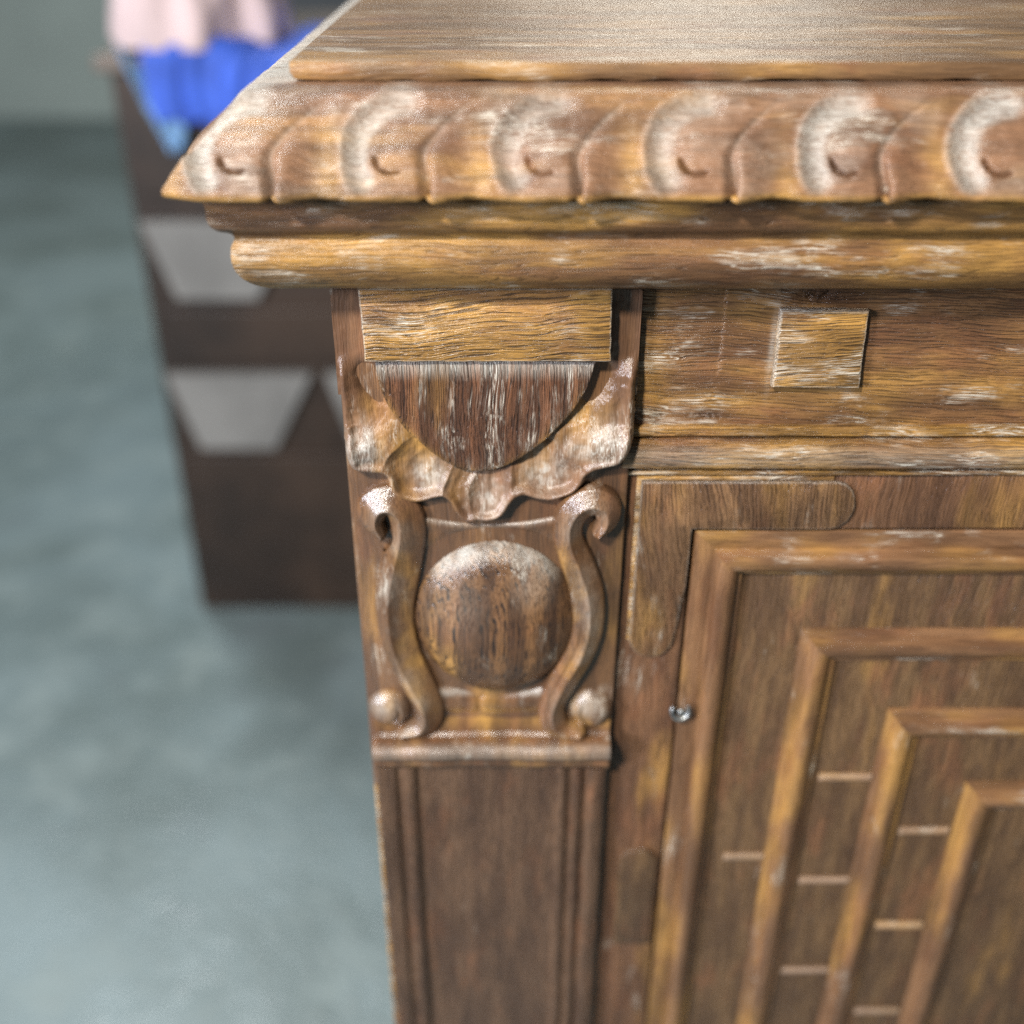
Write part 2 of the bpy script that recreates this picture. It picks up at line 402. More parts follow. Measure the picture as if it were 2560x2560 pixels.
# ---- cornice: carved upper member and plain ovolo below, mitred round the corner
def cornice(name, prof, mat, carve=None, high=True):
    P = smooth_line([(a, b) for a, b in prof], 2) if high else np.array(prof, float)
    seg = np.hypot(*(np.diff(P, axis=0).T)); s = np.concatenate([[0], np.cumsum(seg)])
    if high:
        m = int(s[-1]/0.55); ss = np.linspace(0, s[-1], m); P = np.stack([np.interp(ss, s, P[:, 0]), np.interp(ss, s, P[:, 1])], 1); s = ss
    T = np.gradient(P, axis=0); T /= np.linalg.norm(T, axis=1)[:, None]; N = np.stack([-T[:, 1], T[:, 0]], 1)
    for sgn in (1, -1):
        pass
    V = []; F = []; A = {'wax': [], 'gold': [], 'dark': []}
    n = len(P)
    for side in (0, 1):
        run = np.concatenate([np.arange(0, 360, 0.62 if side == 0 else 1.4), np.linspace(362, (XR+60) if side == 0 else 450, 30 if side else 60)])
        S, _ = np.meshgrid(run, s, indexing='ij')
        o0 = np.broadcast_to(P[:, 0], S.shape); z0 = np.broadcast_to(P[:, 1], S.shape)
        x = S-o0
        d, wx, gd, dzz = carve(x, o0, z0, side)
        o = o0+N[:, 0]*d; z = z0+N[:, 1]*d+dzz
        if side == 0: W = np.stack([(S-o-OX)/1000-SB[0], -o/1000-SB[1], TOP+z/1000-SB[2]], -1)
        else: W = np.stack([(-o-OX)/1000-SB[0], (S-o)/1000-SB[1], TOP+z/1000-SB[2]], -1)
        base = len(V); V += W.reshape(-1, 3).tolist()
        A['wax'] += wx.ravel().tolist(); A['gold'] += gd.ravel().tolist(); A['dark'] += (0*wx).ravel().tolist()
        idx = base+np.arange(S.size).reshape(S.shape)
        q = np.stack([idx[:-1, :-1], idx[:-1, 1:], idx[1:, 1:], idx[1:, :-1]], -1).reshape(-1, 4)
        if side == 1: q = q[:, ::-1]
        F += q.tolist()
    return mesh(name, V, F, mat, sb, True, 50, A)

def gadroon(x, o, z, side):
    """overlapping curled lobes: one notch, one C-shaped hollow and one gouge mark per 51 mm"""
    t = np.clip((z+36.5)/30.0, -0.2, 1.15)                 # 0 at the lip, 1 at the top
    on = sstep(-0.15, 0.02, t)*sstep(1.04, 0.93, t)
    per = 51.3; v = t*40.0
    bend = 20*np.clip((t-0.32)/0.62, 0, 1.1)**1.7
    y = x+0.9*wob(x, v, 60)
    out = np.zeros_like(x); wx = 0.04+0.12*sstep(-0.2, 0.8, wob(x, v, 26)); gold = 0*x
    i0 = np.floor((y-40.1)/per)
    for k_ in (-1, 0, 1, 2):
        i = i0+k_; nx_ = 40.1+i*per
        rnd = np.sin(i*12.9+3)*0.5
        cx = nx_-5.5+1.2*rnd; cv = 16.5+rnd
        dx = y-cx; dv = v-cv; r = np.hypot(dx, dv*0.97); an = np.degrees(np.arctan2(dv, dx)) % 360
        R = 18.2+0.9*rnd
        am = sstep(66, 95, an)*sstep(238, 212, an)
        u = (r-R)/4.9
        prof = np.exp(-u*u*1.1)*(np.where(u > 0, 1.0, 1.0))
        edge = np.exp(-((r-R-4.4)/1.5)**2)
        out = out-am*(2.3*prof)+am*1.0*edge
        wx = np.maximum(wx, am*np.exp(-(u*0.95)**4)*(0.60+0.16*np.sin(i*5.1)))
        # round boss inside the C
        out = out+1.5*np.exp(-(np.hypot(dx-2, dv+1)/9.0)**2)
        # gouge mark
        gx = y-(nx_-10.2+1.0*rnd); gv = v-(15.5+1.5*rnd); gr = np.hypot(gx, gv); ga = np.degrees(np.arctan2(gv, gx)) % 360
        R2 = 6.6
        gm = sstep(172, 190, ga)*sstep(306, 286, ga)*(0.55+0.45*np.abs(np.sin(i*2.3+1)))
        # cut steep on the outside, sloping on the inside
        uu = gr-R2
        out = out-gm*3.6*np.where(uu > 0, np.exp(-(uu/0.45)**2), np.exp(-(uu/1.0)**2))
        wx = np.where((gm > 0.3) & (abs(uu) < 1.2), wx*0.3, wx)
        # notch between the lobes
        nn = y-nx_-bend
        dep = 3.4*sstep(0.6, 0.0, t)+0.9*sstep(1.0, 0.6, t)
        out = out-dep*np.exp(-(np.where(nn > 0, nn/2.4, nn/1.0))**2)
        out = out+1.5*sstep(0.7, 0.0, t)*np.exp(-((nn-6)/4.0)**2)
        # swelling of the lobe and hollow at its foot
        out = out-1.5*sstep(1.0, 0.1, t)*np.exp(-((y-nx_-16)/6.5)**2)
        wx = np.maximum(wx, 0.22*np.exp(-(nn/1.3)**2)*sstep(0.05, 0.2, t)*sstep(1.0, 0.8, t))
        gold = np.maximum(gold, 0.7*np.exp(-((y-nx_-19)/5.0)**2)*sstep(0.9, 0.4, t))
    dz = 0*x
    for k_ in (-1, 0, 1):
        q_ = y-(40.1+(i0+k_)*per); dz = dz+1.1*np.exp(-((q_-17)/8.5)**2)-0.9*np.exp(-((q_-2.0)/2.4)**2)
    dz = dz*sstep(0.40, 0.0, t)*sstep(-0.125, -0.05, (z+36.5)/30.0)
    low = sstep(0.06, -0.05, t)
    gold = np.maximum(gold, low)
    wx = wx*(1-0.8*low)
    if side == 1: wx = np.maximum(wx, 0.75*sstep(0.6, 0.9, t))
    flat = sstep(1.0, 1.02, t)
    wx = np.where(side == 1, np.maximum(wx, 0.85*flat), np.maximum(wx, 0.35*flat))
    return out*on+0.22*wob(x, v, 9)*sstep(1.1, 0.9, t), wx, gold, dz

# profile runs from the back of the top fillet outwards and down
cor = cornice('carved_cornice', [(2, -6.6), (12, -6.6), (18, -6.7), (21.5, -7.2), (24, -8.7), (27, -11.4), (34.3, -19.0), (40, -25.0), (44.8, -30.4), (47.6, -34.2), (48.3, -36.4), (47.6, -38.2), (45.5, -39.0), (40, -39.6), (30, -39.8)], M['carved'], gadroon)
def ovo(x, o, z, side):
    g = 0.55*sstep(0.1, 0.6, wob(x*0.35, z*2.2, 30))
    return 0.14*wob(x, z, 30), 0*x, g, 0*x
cornice('ovolo_moulding', [(30, -39.9), (36.4, -40.2), (36.4, -41.4), (35.8, -43.6), (36.2, -46.5), (35.6, -50.0), (33.4, -52.6), (30.2, -53.9), (28.9, -55.4), (29.2, -57.0), (30.3, -58.5), (30.7, -62.0), (30.4, -66), (28.7, -70.3), (25.6, -74), (21.4, -77), (16.6, -79.0), (11, -80.2), (0, -80.4)], M['ovolo'], ovo)

# ---- pilaster
pil = slab('pilaster', dens([(0.2, -80.3), (118.6, -80.3), (120.4, -160), (119.4, -300), (118.6, -420), (119, -915), (0.2, -915)][::-1], 12), -12, 4.0, M['relief'], sb, 0.8, 0.05)
box_mm('side_strip', 0.3, 2.2, -915, -345, -10, 4.6, M['fblock'], pil, 0.5)  # golden wood puts the lit look of the rounded edge into colour
slab('cap_block', dens([(11.6, -80.35), (109.2, -80.35), (109.9, -110.6), (12.2, -110.7)], 2.2), 0, 12.2, M['block'], pil, 0.9, 0.16, {'wax': np.array([0, 0.45, 0.6, 0.0])})

HM = [(15.5, -110.3), (104.6, -110.3), (103.2, -118), (100.2, -126.5), (95.4, -134.5), (89.2, -142.3), (81.2, -150.4), (72.4, -157), (65.5, -160.6), (58.5, -162), (51, -161.4), (43.6, -158.2), (34.6, -151), (26, -141.8), (20.6, -133.5), (17.4, -125.8), (15.8, -117)]
def halfmoon(x, z):
    d = poly_sdf(x, z, smooth_poly(HM, 1)); d = d+0.15*wob(x, z, 8)
    h = 2+6.6*sstep(-0.7, 0.35, d)+0.9*(1-np.exp(-np.maximum(d, 0)/1.3))
    h = h+0.18*wob(x, z*0.1, 14)
    lowedge = np.exp(-np.maximum(d, 0)/1.4)*(z < -114)
    return h, d > -1.2, {'gold': np.clip(lowedge*1.2, 0, 1)*(x < 100), 'wax': 0.5*sstep(-121, -113, z)*(d > 0), 'dark': 0*x}
relief('half_moon_panel', (12, 108, -164, -109), 0.4, halfmoon, M['halfmoon'], pil)

LEAF = [(107, -84), (120.8, -84), (120.9, -140), (120, -151), (116.5, -157.5), (109.5, -160.5), (103.4, -162.8), (101.2, -168), (97, -173), (88, -177), (82, -175.6), (76.5, -173.2), (72.3, -174.5), (70, -179), (66, -184.5), (60, -187.6), (55.5, -187), (53.6, -188), (50, -187.5), (46.5, -183), (43.2, -176.4), (39.5, -174.6), (34, -176.2), (27, -177.6), (21, -175.4), (18.6, -172), (18.4, -163.5), (11, -162.6), (4, -161), (1.2, -157), (0.3, -140), (0.4, -84), (12, -84)]
def gs(x, z, cx, cz, rx, rz, a=0.0):
    c_, s_ = math.cos(a), math.sin(a); u = (x-cx)*c_+(z-cz)*s_; v = -(x-cx)*s_+(z-cz)*c_
    return np.exp(-(u/rx)**2-(v/rz)**2)
LOBES = {
 'left': [(0.3, -100), (0.3, -156), (3.5, -160.8), (11, -162.8), (18.5, -160.5), (21.5, -151), (25.5, -143), (18, -133), (11, -120), (9, -100)],
 'left_low': [(19.5, -143), (27, -146), (38, -154.5), (45.5, -159.5), (47.4, -168), (44, -175.8), (38, -175), (33, -176.6), (26.5, -178.2), (20.5, -175.6), (17.6, -169), (18.2, -158)],
 'leaflet': [(43.5, -158), (51.5, -161), (53.6, -172), (54.6, -184), (52, -188.6), (49.2, -187), (46, -182), (42.5, -174)],
 'tongue': [(49.5, -158), (68.5, -158), (72.8, -167), (71.4, -177), (66.5, -184.8), (60, -188.0), (54.8, -185.6), (51.6, -174)],
 'right_low': [(67, -158), (78, -150), (89, -145), (99, -149), (104.2, -160), (101.8, -169), (96.5, -173.8), (88, -178), (81, -176.4), (74.4, -171.2), (70, -165)],
 'right': [(120.7, -100), (121.1, -150), (116.6, -158), (107, -162.4), (98.6, -161.4), (91, -153), (86, -145), (97, -134), (105, -119), (111, -100)]}
def he(d, r):
    return np.sqrt(np.clip(1-(1-np.clip(d/r, 0, 1))**2, 0, 1))
PHI = [150.0, 231.0, 255.5, 265.5, 281.5, 308.5, 390.0]
DEPTH = [1.2, 3.8, 1.8, 2.6, 4.0, 1.2]
COLLAR = smooth_poly(LEAF, 2); MOON = smooth_poly(HM, 1)
def leaf(x, z):
    """ruffled acanthus collar: scoops with sharp folds between them and a rolled lower edge"""
    xx = x+0.6*wob(x, z, 16); zz = z+0.6*wob(z+40, x, 16)
    d = poly_sdf(xx, zz, COLLAR)
    raw = poly_sdf(x, z, LEAF)
    dm = -poly_sdf(x, z, MOON)                                # distance out from the half moon
    ph = np.degrees(np.arctan2(zz+108, xx-60)) % 360; ph = np.where(ph < 100, ph+360, ph)
    ph = ph+2.2*np.sin(dm/7.0)
    rad = sstep(-1, 12, dm)
    h = 3.4+3.2*he(d, 2.6)+2.4*rad
    for a, b, q in zip(PHI[:-1], PHI[1:], DEPTH):
        t = np.clip((ph-a)/(b-a), 0, 1); inn = (ph >= a) & (ph < b)
        scoop = np.sin(np.pi*t)**0.8
        h = h-np.where(inn, q*scoop*(0.35+0.65*rad)*sstep(0.5, 5.0, d), 0)
        # fine veins running down each scoop
        h = h-np.where(inn, 0.22*q/2*np.abs(np.sin(t*np.pi*3.0))*sstep(2, 5, d), 0)
    # rolled lower edge and swelling side lobes
    h = h+1.8*np.exp(-((d-2.6)/1.9)**2)*(z < -140)
    h = h+4.4*gs(x, z, 8, -151, 9, 7.5, 0.25)+4.6*gs(x, z, 112, -150, 9, 7.5, -0.3)+1.8*gs(x, z, 118.3, -130, 2.5, 20)+1.6*gs(x, z, 61, -180, 5, 5)
    h = h-1.6*gs(x, z, 12, -139, 6, 6)-1.6*gs(x, z, 106, -139, 6, 6)
    h = h+0.30*wob(z, x, 7)
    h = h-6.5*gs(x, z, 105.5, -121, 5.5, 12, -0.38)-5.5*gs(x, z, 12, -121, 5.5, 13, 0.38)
    h = np.maximum(h, 1.0)
    tp = sstep(-120, -109, z); h = h*(1-tp)+(5.0+0.2*wob(x, z, 10))*tp
    wx = 0.9*gs(x, z, 8, -150, 7.5, 8)+0.8*gs(x, z, 111, -148, 7, 8, -0.3)+0.6*gs(x, z, 99, -151, 6, 5, 0.5)+0.75*gs(x, z, 35, -165, 7, 7)+0.8*gs(x, z, 84, -164, 8, 8)+0.7*gs(x, z, 62, -176, 6, 9)
    wx = wx*(0.45+0.55*sstep(-0.6, 0.4, wob(x, z, 5)))
    keep = np.where(z > -128, raw > -1.0, d > -0.4)
    return h, keep, {'wax': np.clip(wx, 0, 0.75), 'gold': 0.7*gs(x, z, 103, -138, 8, 12)+0.5*gs(x, z, 24, -150, 8, 10), 'dark': 0.6*gs(x, z, 106, -120, 5, 9)+0.5*gs(x, z, 11, -121, 5, 9)}  # dark paints the shade of the two pockets beside the half moon
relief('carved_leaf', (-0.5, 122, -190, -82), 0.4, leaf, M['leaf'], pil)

# ---- lyre field behind the roundel
FIELD = [(30, -180), (90, -180), (89, -196), (99, -214), (103, -240), (99, -262), (88, -280), (86, -301), (36, -301), (34, -280), (24, -262), (21, -240), (25, -214), (32, -196)]
def field(x, z):
    d = poly_sdf(x, z, smooth_poly(FIELD, 2))
    h = 2.8+1.8*sstep(-0.5, 1.0, d)
    sag = -188-1.5*((x-60)/26)**2*-1.0-2.2*np.cos((x-60)/30*1.5)
    h += 0.8*np.exp(-((z-sag+2.4)/3.0)**2)-3.6*sstep(sag-0.6, sag+1.4, z)
    rr = np.hypot((x-63)/41, (z+240)/45)
    h -= 2.6*np.exp(-((rr-1.0)/0.085)**2)
    h += 1.2*sstep(-280, -284, z)-2.2*sstep(-291, -300, z)
    h -= 0.9*np.exp(-((x-55)/1.6)**2)*(z < -284)
    h += 0.25*wob(x, z, 12)
    return h, d > -0.8, {'wax': 0.30*np.exp(-((z-sag+0.5)/1.4)**2)+0.5*np.exp(-((z+284)/2.0)**2), 'gold': 0.7*np.exp(-((z+297)/3)**2)+0.5*gs(x, z, 34, -210, 6, 12), 'dark': 0*x}  # wax along the sag paints a highlight on the panel's top edge
relief('lyre_field', (18, 106, -303, -178), 0.5, field, M['relief'], pil)

def dome(x, z):
    r = np.hypot((x-63.4)/38.0, (z+240.6)/42.0)*(1+0.006*wob(x, z, 30))
    h = 2.0+17.0*np.sqrt(np.clip(1-r**2.2, 0, 1))
    h += 0.22*wob(x, z, 16)
    top = sstep(0.80, 0.95, r)*sstep(-220, -205, z)*(1-0.65*np.exp(-((x-60)/5)**2))
    return h, r < 0.999, {'wax': np.clip(0.80*top*(0.5+0.5*sstep(-.7, .2, wob(x, z, 8)))+0.14*gs(x, z, 45, -225, 14, 16)+0.25*gs(x, z, 80, -216, 9, 10), 0, 0.9), 'gold': 0.75*gs(x, z, 36, -252, 5, 22, 0.2)+0.6*gs(x, z, 44, -262, 4, 12), 'dark': 0*x}
relief('roundel', (24, 103, -284, -197.5), 0.4, dome, M['roundel'], pil)

# ---- lyre arms (S-scrolls) with volutes
def scroll(name, line, balls, box, flip):
    L = smooth_line([tuple(p) for p in line], 3)
    def f(x, z):
        d, side, wd, run = line_dist(x, z, L)
        u = d/wd
        s = side*u*flip                                            # -1 outside .. +1 towards the roundel
        p = -0.30 if flip == 1 else -0.05                         # ridge line
        edge = (1-u)*wd                                            # mm from the cut edge
        a_ = np.where(s < p, (p-s)/(1+p), (s-p)/(1-p))
        h = 1.0+he(edge, 1.3)*(12.2-np.where(s < p, 5.4*np.clip(a_, 0, 1), (6.6 if flip == 1 else 4.8)*np.clip(a_, 0, 1)))
        if flip == -1: h = h-1.1*np.exp(-((s-p-0.35)/0.13)**2)*(u < 1)*sstep(-215, -255, z)
        keep = u < 1.02
        wx = 0.35*np.exp(-((s+0.3)/0.6)**2)*np.clip(0.2+0.8*wob(x, z, 26), 0, 1)
        for (bx, bz, br, bh) in balls:
            r = np.hypot((x-bx), (z-bz)*0.94)/br*(1+0.05*wob(x, z, 16))
            hb = 1.0+bh*np.sqrt(np.clip(1-r**2.6, 0, 1))
            hs = np.where(keep, h, 0.8)
            hm = np.log(np.exp(hb*0.9)+np.exp(hs*0.9))/0.9-0.35          # soft join of ball and strap
            h = np.where(r < 1.02, hm, h); keep = keep | (r < 1.0)
            ex, ez = (x-bx)*flip, z-bz
            cut = np.abs(np.hypot(ex+br*0.1, ez)-br*0.55)
            h = h-1.3*np.exp(-(cut/0.8)**2)*sstep(0.0, br*0.5, ex-ez*0.5)*(r < 1)
            wx = np.where(r < 1, 0.45*np.exp(-(((x-bx)+br*0.2)/br/0.7)**2-((z-bz-br*0.4)/br/0.55)**2), wx)  # paler patch on the upper left of each ball
        return h+0.12*wob(x, z, 9), keep, {'wax': np.clip(wx, 0, 0.8), 'gold': 0.5*sstep(0.2, 0.9, wob(x, z, 24)), 'dark': 0*x}
    return relief(name, box, 0.4, f, M['relief'], pil)
sl = [(12.5, -193, 4.2), (9.0, -186.5, 7.0), (10.8, -178.6, 8.6), (17.5, -176.0, 8.6), (23.5, -180, 8.6), (25.8, -190, 9.4), (21.5, -208, 10.6), (17.6, -226, 10.6), (16.6, -242, 10.0), (19.5, -260, 9.6), (26, -277, 9.2), (30.8, -290, 8.4), (31, -299, 8.0), (27, -306, 7.2), (18, -307, 5.4)]
sr = [(108.5, -192.5, 3.6), (112.6, -186.5, 6.0), (111.4, -178.6, 8.2), (104.5, -176.2, 8.6), (98.2, -180, 8.0), (94.8, -188, 7.6), (95.4, -197, 7.6), (100.4, -210, 8.8), (105, -225, 9.0), (106, -242, 8.8), (102.8, -258, 8.6), (95.2, -274, 8.4), (89.4, -289, 7.0), (89.8, -299, 7.8), (94, -306, 7.0), (103, -307, 5.4)]
scroll('lyre_arm', sl, [(11.2, -294.5, 10.8, 9.5)], (0.4, 42, -314, -160), 1)
scroll('lyre_arm', sr, [(109.0, -294.2, 10.8, 9.5)], (78, 122, -314, -161), -1)

# ---- bead under the lyre
extrude_x('bead_moulding', [(3, -299), (4.6, -302), (5.6, -308.5), (7.0, -310.2), (10.6, -310.6), (13.6, -311.8), (15.3, -314.2), (15.3, -317.5), (13.4, -320.6), (10.8, -321.8), (10.2, -323), (10.4, -326), (8.6, -329.3), (3, -331.2)], 2.6, 118.6, M['relief'], pil, 2.0, 0.5,
          {'wax': lambda x, o, z: 0.22 if o > 13.5 else 0.0, 'gold': lambda x, o, z: 0.5 if z > -308 else 0.0})

# ---- lower shaft of the pilaster
extrude_z('pilaster_shaft', [(2.5, 2), (2.6, 6.5), (3.4, 7.6), (8.5, 7.6), (11.5, 6.6), (12.3, 5.2), (14.5, 5.0), (16, 6.2), (18.5, 7.4), (21, 6.6), (22.4, 4.8), (23.6, 4.2), (27, 4.3), (45, 4.6), (75, 4.6), (91, 4.3), (92.2, 4.4), (93.4, 6.2), (95.6, 7.3), (97.8, 6.6), (99.0, 5.0), (100, 5.0), (101, 6.6), (103, 7.6), (105.2, 6.9), (106.3, 5.2), (107.2, 4.9), (108.5, 7.0), (111.5, 8.4), (115, 8.0), (117.4, 6.4), (118, 2)], -915, -331.4, M['lower'], pil, 9, 0.25)

# ---- frieze
def frz(x, z):
    h = 0.25*wob(x, z, 40)+0*x
    h = h-0.5*sstep(147.5, 148.3, 300-x)*0
    # pieced-in patch, a hair proud of the rest
    inset = sstep(155.2, 155.8, x)*sstep(-121.4, -120.8, z)
    h = h+0.4*inset
    h = h-1.8*np.exp(-((x-120.6-0.3*wob(x*0, z, 20))/0.7)**2)
    h = h-1.6*gs(x, z, 192, -86.5, 12, 3.0)*np.abs(wob(x, z, 5))-0.8*gs(x, z, 152, -139.5, 9, 2)*np.abs(wob(x, z, 5))
    wx = 0.45*gs(x, z, 176.0, -108, 1.3, 16)
    return h, x > -1e9, {'wax': wx+0*x, 'gold': 0.7*gs(x, z, 127, -118, 8, 22)+0.4*gs(x, z, 160, -135, 30, 5), 'dark': 0.9*gs(x, z, 155, -139, 10, 3)+0.8*gs(x, z, 194, -88, 18, 3)}
fr = relief('frieze', (118.0, 420, -144.2, -80.2), 0.8, frz, M['frieze'], sb)
slab('frieze_end', [(420, -144.2), (XR, -144.2), (XR, -80.2), (420, -80.2)], -12, 0.0, M['frieze'], sb, 0.1)
fbp = dens([(176.6, -91.8), (211.6, -92.4), (213.0, -125.6), (177.0, -125.2)], 2.2)
slab('frieze_block', fbp, -1, 4.6, M['fblock'], fr, 1.2, 0.18, {'wax': np.array([0.3, 0.5, 0.6, 0.0])})
extrude_x('frieze_moulding', [(-3, -143.6), (2.6, -143.8), (3.2, -144.4), (3.3, -147.4), (2.6, -148.2), (-0.6, -148.6), (-0.5, -149.3), (2.6, -149.6), (4.6, -151), (6.4, -154), (6.9, -157.2), (6.3, -160), (4.6, -162.4), (2.0, -163.0), (-0.9, -163.3), (-1.0, -164.6), (2.2, -165.0), (2.4, -166.4), (1.6, -167.3), (-3, -167.4)], 117.5, XR, M['fmould'], sb, 7, 0.22,
          {'gold': lambda x, o, z: 0.7 if z > -148.5 else 0.15, 'wax': lambda x, o, z: 0.22 if -161 < z < -152 else 0.0})

# ---- face frame: stile between pilaster and door, rail above the door
DX, DZ = 152.0, -196.4         # corner of the door
ff = slab('face_frame', dens([(119.2, -167.5), (XR, -167.5), (XR, DZ+1.4), (DX-1.2, DZ+1.4), (DX-1.2, -915), (119.2, -915)], 14), -12, 0.0, M['stile'], sb, 0.5, 0.05)
# shaped L-patch
arcv = [(147.6-10.6+10.6*math.cos(a), -253.5+13.5*math.sin(a)) for a in np.linspace(0, -math.pi, 9)]
arch = [(211.5+9.5*math.cos(a), -182.2+12.0*math.sin(a)) for a in np.linspace(-math.pi/2, math.pi/2, 9)]
Lp = [(126.6, -170.6)]+[(126.4, -195), (126.0, -240)]+[(136.2-10.6*math.cos(a), -254-12.0*math.sin(a)) for a in np.linspace(0.1, math.pi-0.1, 9)]+[(148.4, -240), (150.2, -225), (150.6, -198)]+[(150.7, -194.7)]+[(180, -194.7), (205, -194.8)]+[(211.0+10.0*math.sin(a), -182.6-12.0*math.cos(a)) for a in np.linspace(0.1, math.pi-0.1, 9)]
slab('corner_patch', Lp, -1, 2.0, M['inlay'], ff, 1.0, 0.10, {'wax': np.array([0, 0.2, 0.35, 0.0])})
box_mm('corner_patch_edge', 124.6, 126.9, -256, -170, -1, 1.1, M['fblock'], ff, 0.5)
box_mm('corner_patch_top', 124.7, 210, -170.3, -168.3, -1, 1.0, M['fblock'], ff, 0.4)
St = [(128.0, -470), (148.6, -470)]+[(138.3+10.3*math.cos(a), -404+9.5*math.sin(a)) for a in np.linspace(0.05, math.pi-0.05, 11)]
slab('stile_patch', St, -1, 2.8, M['panel'], ff, 1.5, 0.05)

# ---- door with stepped frames
dw0, dw1, dz1 = DX, XR-152.0, -905.0
door = slab('door', [(DX, DZ), (DX+420, DZ), (DX+420, dz1), (DX, dz1)], -12, -3.0, M['panel'], sb, 0.4)
def ridge(d0, hgt, b):
    return [(d0-2.2, b-1), (d0-2.0, b+1.6), (d0-1.2, b+2.0), (d0+1.8, b+2.1), (d0+2.2, b+3.0), (d0+3.6, b+hgt-0.7), (d0+5.4, b+hgt), (d0+8.2, b+hgt-0.2), (d0+11.2, b+hgt-1.9), (d0+13.2, b+hgt-4.0), (d0+13.9, b+2.0), (d0+15.8, b+1.7), (d0+16.3, b+0.8), (d0+16.5, b-1)]
X1 = DX+420
for i, d0 in enumerate([8.0, 57.5, 106.5, 155.5]):
    pr = ridge(d0, 8.0 if i == 0 else 7.2, -3.0)
    if i == 0: pr = [(0.2, -8), (0.3, -0.9), (0.9, -0.3), (6.8, -0.2)]+pr[3:]
    frame_sweep('frame_moulding', DX, X1, DZ, dz1, pr, M['doorf'], M['doorh'], door)
def bar(x0, x1, z):
    slab('cross_bar', dens([(x0, z-2.6), (x1, z-2.6), (x1, z+1.6), (x0, z+1.6)], 5), -3.5, -0.4, M['doorh'], door, 1.5, 0.15, {'wax': np.array([0.1, 0.2, 0.35, 0.15])})  # wax rings paint the light caught by the bar edges
for z in (-345.5, -422, -497.7, -574): bar(228.5, 256.0, z)
for z in (-403.4,): bar(185, 207, z)
for z in (-384, -458.7, -535.3): bar(276.8, 303.5, z)
# hinge: an eye of bent wire on a pin at the door gap
def torus(name, cx, cz, co_, R, r, mat, parent, a0=0, a1=2*math.pi, n=28, m=10, tiltx=0.0):
    V = []; F = []
    for i in range(n):
        a = a0+(a1-a0)*i/(n-1)
        for j in range(m):
            b = 2*math.pi*j/m
            x = (R+r*math.cos(b))*math.cos(a); z = (R+r*math.cos(b))*math.sin(a); o = r*math.sin(b)
            V.append(toW(cx+x, co_+o+z*tiltx, cz+z))
    for i in range(n-1):
        for j in range(m):
            F.append((i*m+j, i*m+(j+1) % m, (i+1)*m+(j+1) % m, (i+1)*m+j))
    F.append(tuple(range(m))); F.append(tuple((n-1)*m+j for j in range(m))[::-1])
    return mesh(name, V, F, mat, parent, True, 60)
hg = torus('hinge_eye', 153.0, -297.5, 3.2, 4.2, 1.2, M['steel'], sb, math.radians(150), math.radians(395), tiltx=-0.25)
torus('hinge_pin', 153.4, -298.2, 3.2, 0.9, 1.1, M['steel'], hg, 0, 2*math.pi)

# ================================================================== BACKGROUND
def cloth_sheet(name, path, x0, x1, mat, amp, label, cat, thick=0.004, n=60, seed=0.0):
    """cloth that follows a (y, z) path and hangs in folds"""
    P = smooth_line(path, 3); V = []; F = []; m = len(P)
    for i in range(n+1):
        t = i/n; x = x0+(x1-x0)*t
        for j, (y, z) in enumerate(P):
            s = j/(m-1)
            f = amp*(0.6*math.sin(t*19+seed+s*1.5)+0.4*math.sin(t*41+seed*2+s*3))
            V.append((x+0.02*math.sin(s*5+seed), y-abs(f)*(0.3+0.7*s)-0.003, z+0.35*f+0.03*s*math.sin(t*5+seed)))
    for i in range(n):
        for j in range(m-1): a = i*m+j; F.append((a, a+1, a+m+1, a+m))
    c0 = np.array([x0, P[0][0], P[0][1]])
    o = mesh(name, [tuple(np.array(v)-c0) for v in V], F, mat, None, True, 180); o.location = c0
    s_ = o.modifiers.new('solid', 'SOLIDIFY'); s_.thickness = thick
    o['label'] = label; o['category'] = cat
    return o

BX0, BY, BH = -0.512, 1.074, 0.855
bgc = thing('wooden_cabinet', 'dark brown wooden cabinet behind, with pale grey notched aprons, blue and pink cloth on it', 'cabinet', (0.1, 1.3, 0.0))
Lc = (0.1, 1.3, 0)
mbg = plain('background_cabinet_wood', (0.031, 0.0175, 0.0105), 0.5, 0, 5, 0.45)
mgrey = plain('pale_grey_apron_paint', (0.195, 0.188, 0.175), 0.55, 0, 8, 0.16)
wbox('carcass', BX0, 0.75, BY, BY+0.45, 0.0, BH-0.022, mbg, bgc, Lc, 0.003)
wbox('cabinet_top', BX0-0.015, 0.765, BY-0.015, BY+0.46, BH-0.021, BH, plain('worn_brown_top', (0.16, 0.125, 0.10), 0.5, 0, 6, 0.2), bgc, Lc, 0.004)
def trap(xa, xb, xc, xd, zt, zb):
    y0, y1 = BY-0.014, BY-0.0005
    V = [(xa, y0, zt), (xb, y0, zt), (xc, y0, zb), (xd, y0, zb), (xa, y1, zt), (xb, y1, zt), (xc, y1, zb), (xd, y1, zb)]
    F = [(0, 3, 2, 1), (4, 5, 6, 7), (0, 1, 5, 4), (1, 2, 6, 5), (2, 3, 7, 6), (3, 0, 4, 7)]
    mesh('apron', [tuple(np.array(v)-np.array(Lc)) for v in V], F, mgrey, bgc, False)
for zt, zb in ((0.646, 0.537), (0.424, 0.303)):
    for kx in range(5):
        xa = -0.503+kx*0.232; trap(xa, xa+0.212, xa+0.148, xa+0.036, zt, zb)
# boards of the front
for z0_, z1_ in ((0.68, 0.82), (0.44, 0.52), (0.02, 0.29)):
    for kx in range(3):
        wbox('front_board', BX0+0.02+kx*0.42, BX0+0.42+kx*0.42, BY-0.009, BY+0.001, z0_, z1_, mbg, bgc, Lc, 0.002)

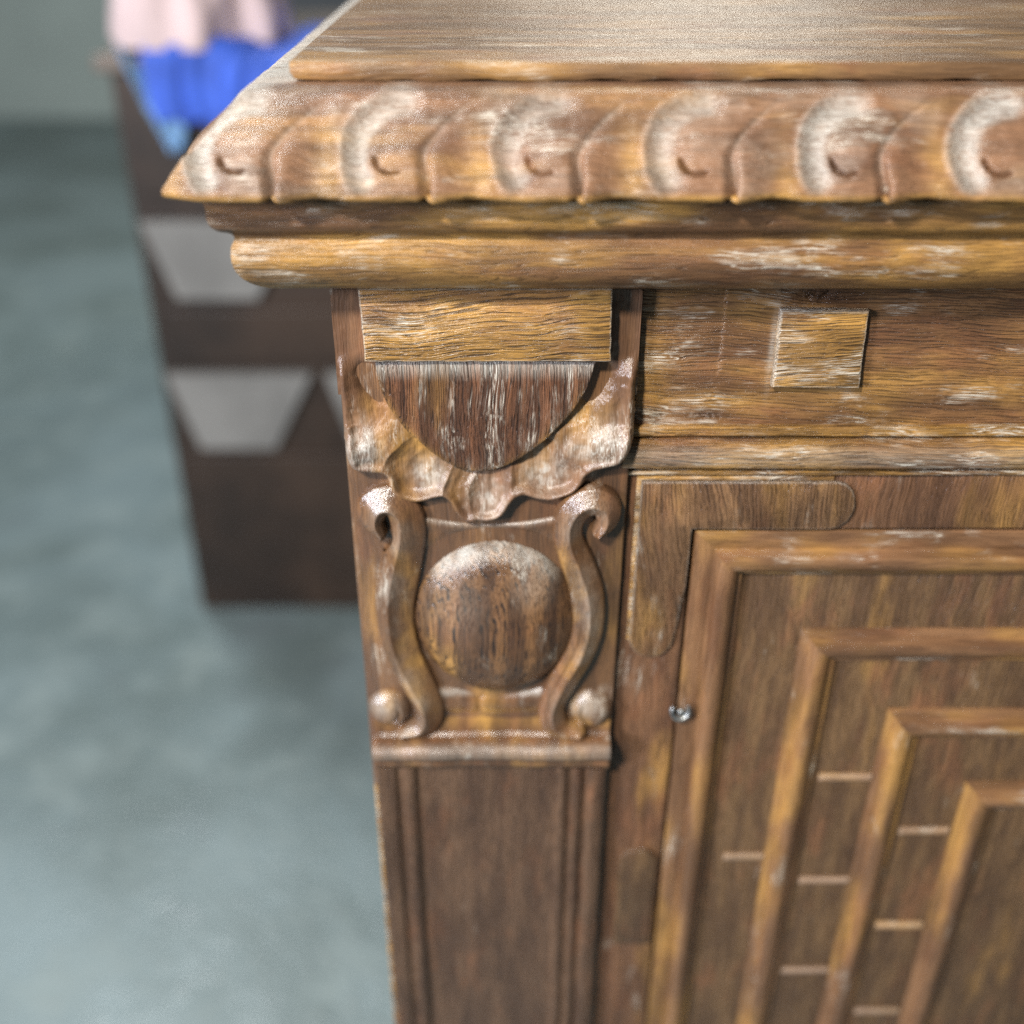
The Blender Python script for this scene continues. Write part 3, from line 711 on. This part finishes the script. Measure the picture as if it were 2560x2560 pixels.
mblue = plain('blue_cloth', (0.045, 0.115, 0.55), 0.75, 0, 14, 0.25)
mlb = plain('light_blue_cloth', (0.16, 0.30, 0.50), 0.75, 0, 14, 0.2)
mpink = plain('pale_pink_cloth', (0.66, 0.51, 0.50), 0.8, 0, 12, 0.12)
cloth_sheet('cloth', [(BY+0.18, BH+0.012), (BY+0.05, BH+0.014), (BY-0.02, BH+0.012), (BY-0.028, BH-0.02), (BY-0.03, BH-0.102)], -0.440, -0.20, mblue, 0.014, 'bright blue cloth hanging over the front edge of the dark cabinet', 'cloth', seed=1.0)
cloth_sheet('cloth', [(BY+0.12, BH+0.008), (BY+0.04, BH+0.008), (BY-0.016, BH+0.006), (BY-0.022, BH-0.02), (BY-0.022, BH-0.085)], -0.470, -0.424, mlb, 0.006, 'light blue cloth at the left end of the bright blue cloth on the cabinet', 'cloth', seed=2.2)
def heap(name, cx, cy, z0, rx, ry, hz, mat, label, seed):
    V = []; F = []; nu, nv = 56, 26
    for i in range(nu):
        a = 2*math.pi*i/nu
        for j in range(nv+1):
            b = j/nv; r = math.sin(b*math.pi/2)**0.8; hh = math.cos(b*math.pi/2)**0.9
            f = 1+0.14*math.sin(3*a+seed)+0.08*math.sin(7*a+seed+4*b)+0.05*math.sin(13*a)
            V.append((rx*r*f*math.cos(a), ry*r*f*math.sin(a), hz*hh*(1+0.12*math.sin(5*a+6*b+seed)+0.1*math.sin(4*r*math.cos(a)*3+seed))))
    for i in range(nu):
        for j in range(nv): F.append((i*(nv+1)+j, i*(nv+1)+j+1, ((i+1) % nu)*(nv+1)+j+1, ((i+1) % nu)*(nv+1)+j))
    o = mesh(name, V, F, mat, None, True, 180); o.location = (cx, cy, z0); o['label'] = label; o['category'] = 'cloth'
    return o
heap('folded_cloth', -0.415, BY+0.075, BH+0.008, 0.112, 0.10, 0.125, mpink, 'crumpled pale pink cloth heaped on top of the blue cloth on the cabinet', 0.6)

dc = thing('dark_cupboard', 'dark charcoal cupboard standing far behind the brown cabinet', 'cupboard', (0.3, 2.5, 0))
mch = plain('charcoal_paint', (0.035, 0.042, 0.046), 0.6, 0, 5, 0.2)
wbox('body', -0.52, 1.2, 2.2, 2.8, 0.05, 1.6, mch, dc, (0.3, 2.5, 0), 0.005)
wbox('door', -0.50, 0.32, 2.182, 2.199, 0.08, 1.57, mch, dc, (0.3, 2.5, 0), 0.003)
wbox('door', 0.34, 1.18, 2.182, 2.199, 0.08, 1.57, mch, dc, (0.3, 2.5, 0), 0.003)
wbox('plinth', -0.5, 1.18, 2.22, 2.78, 0.0, 0.05, mch, dc, (0.3, 2.5, 0))
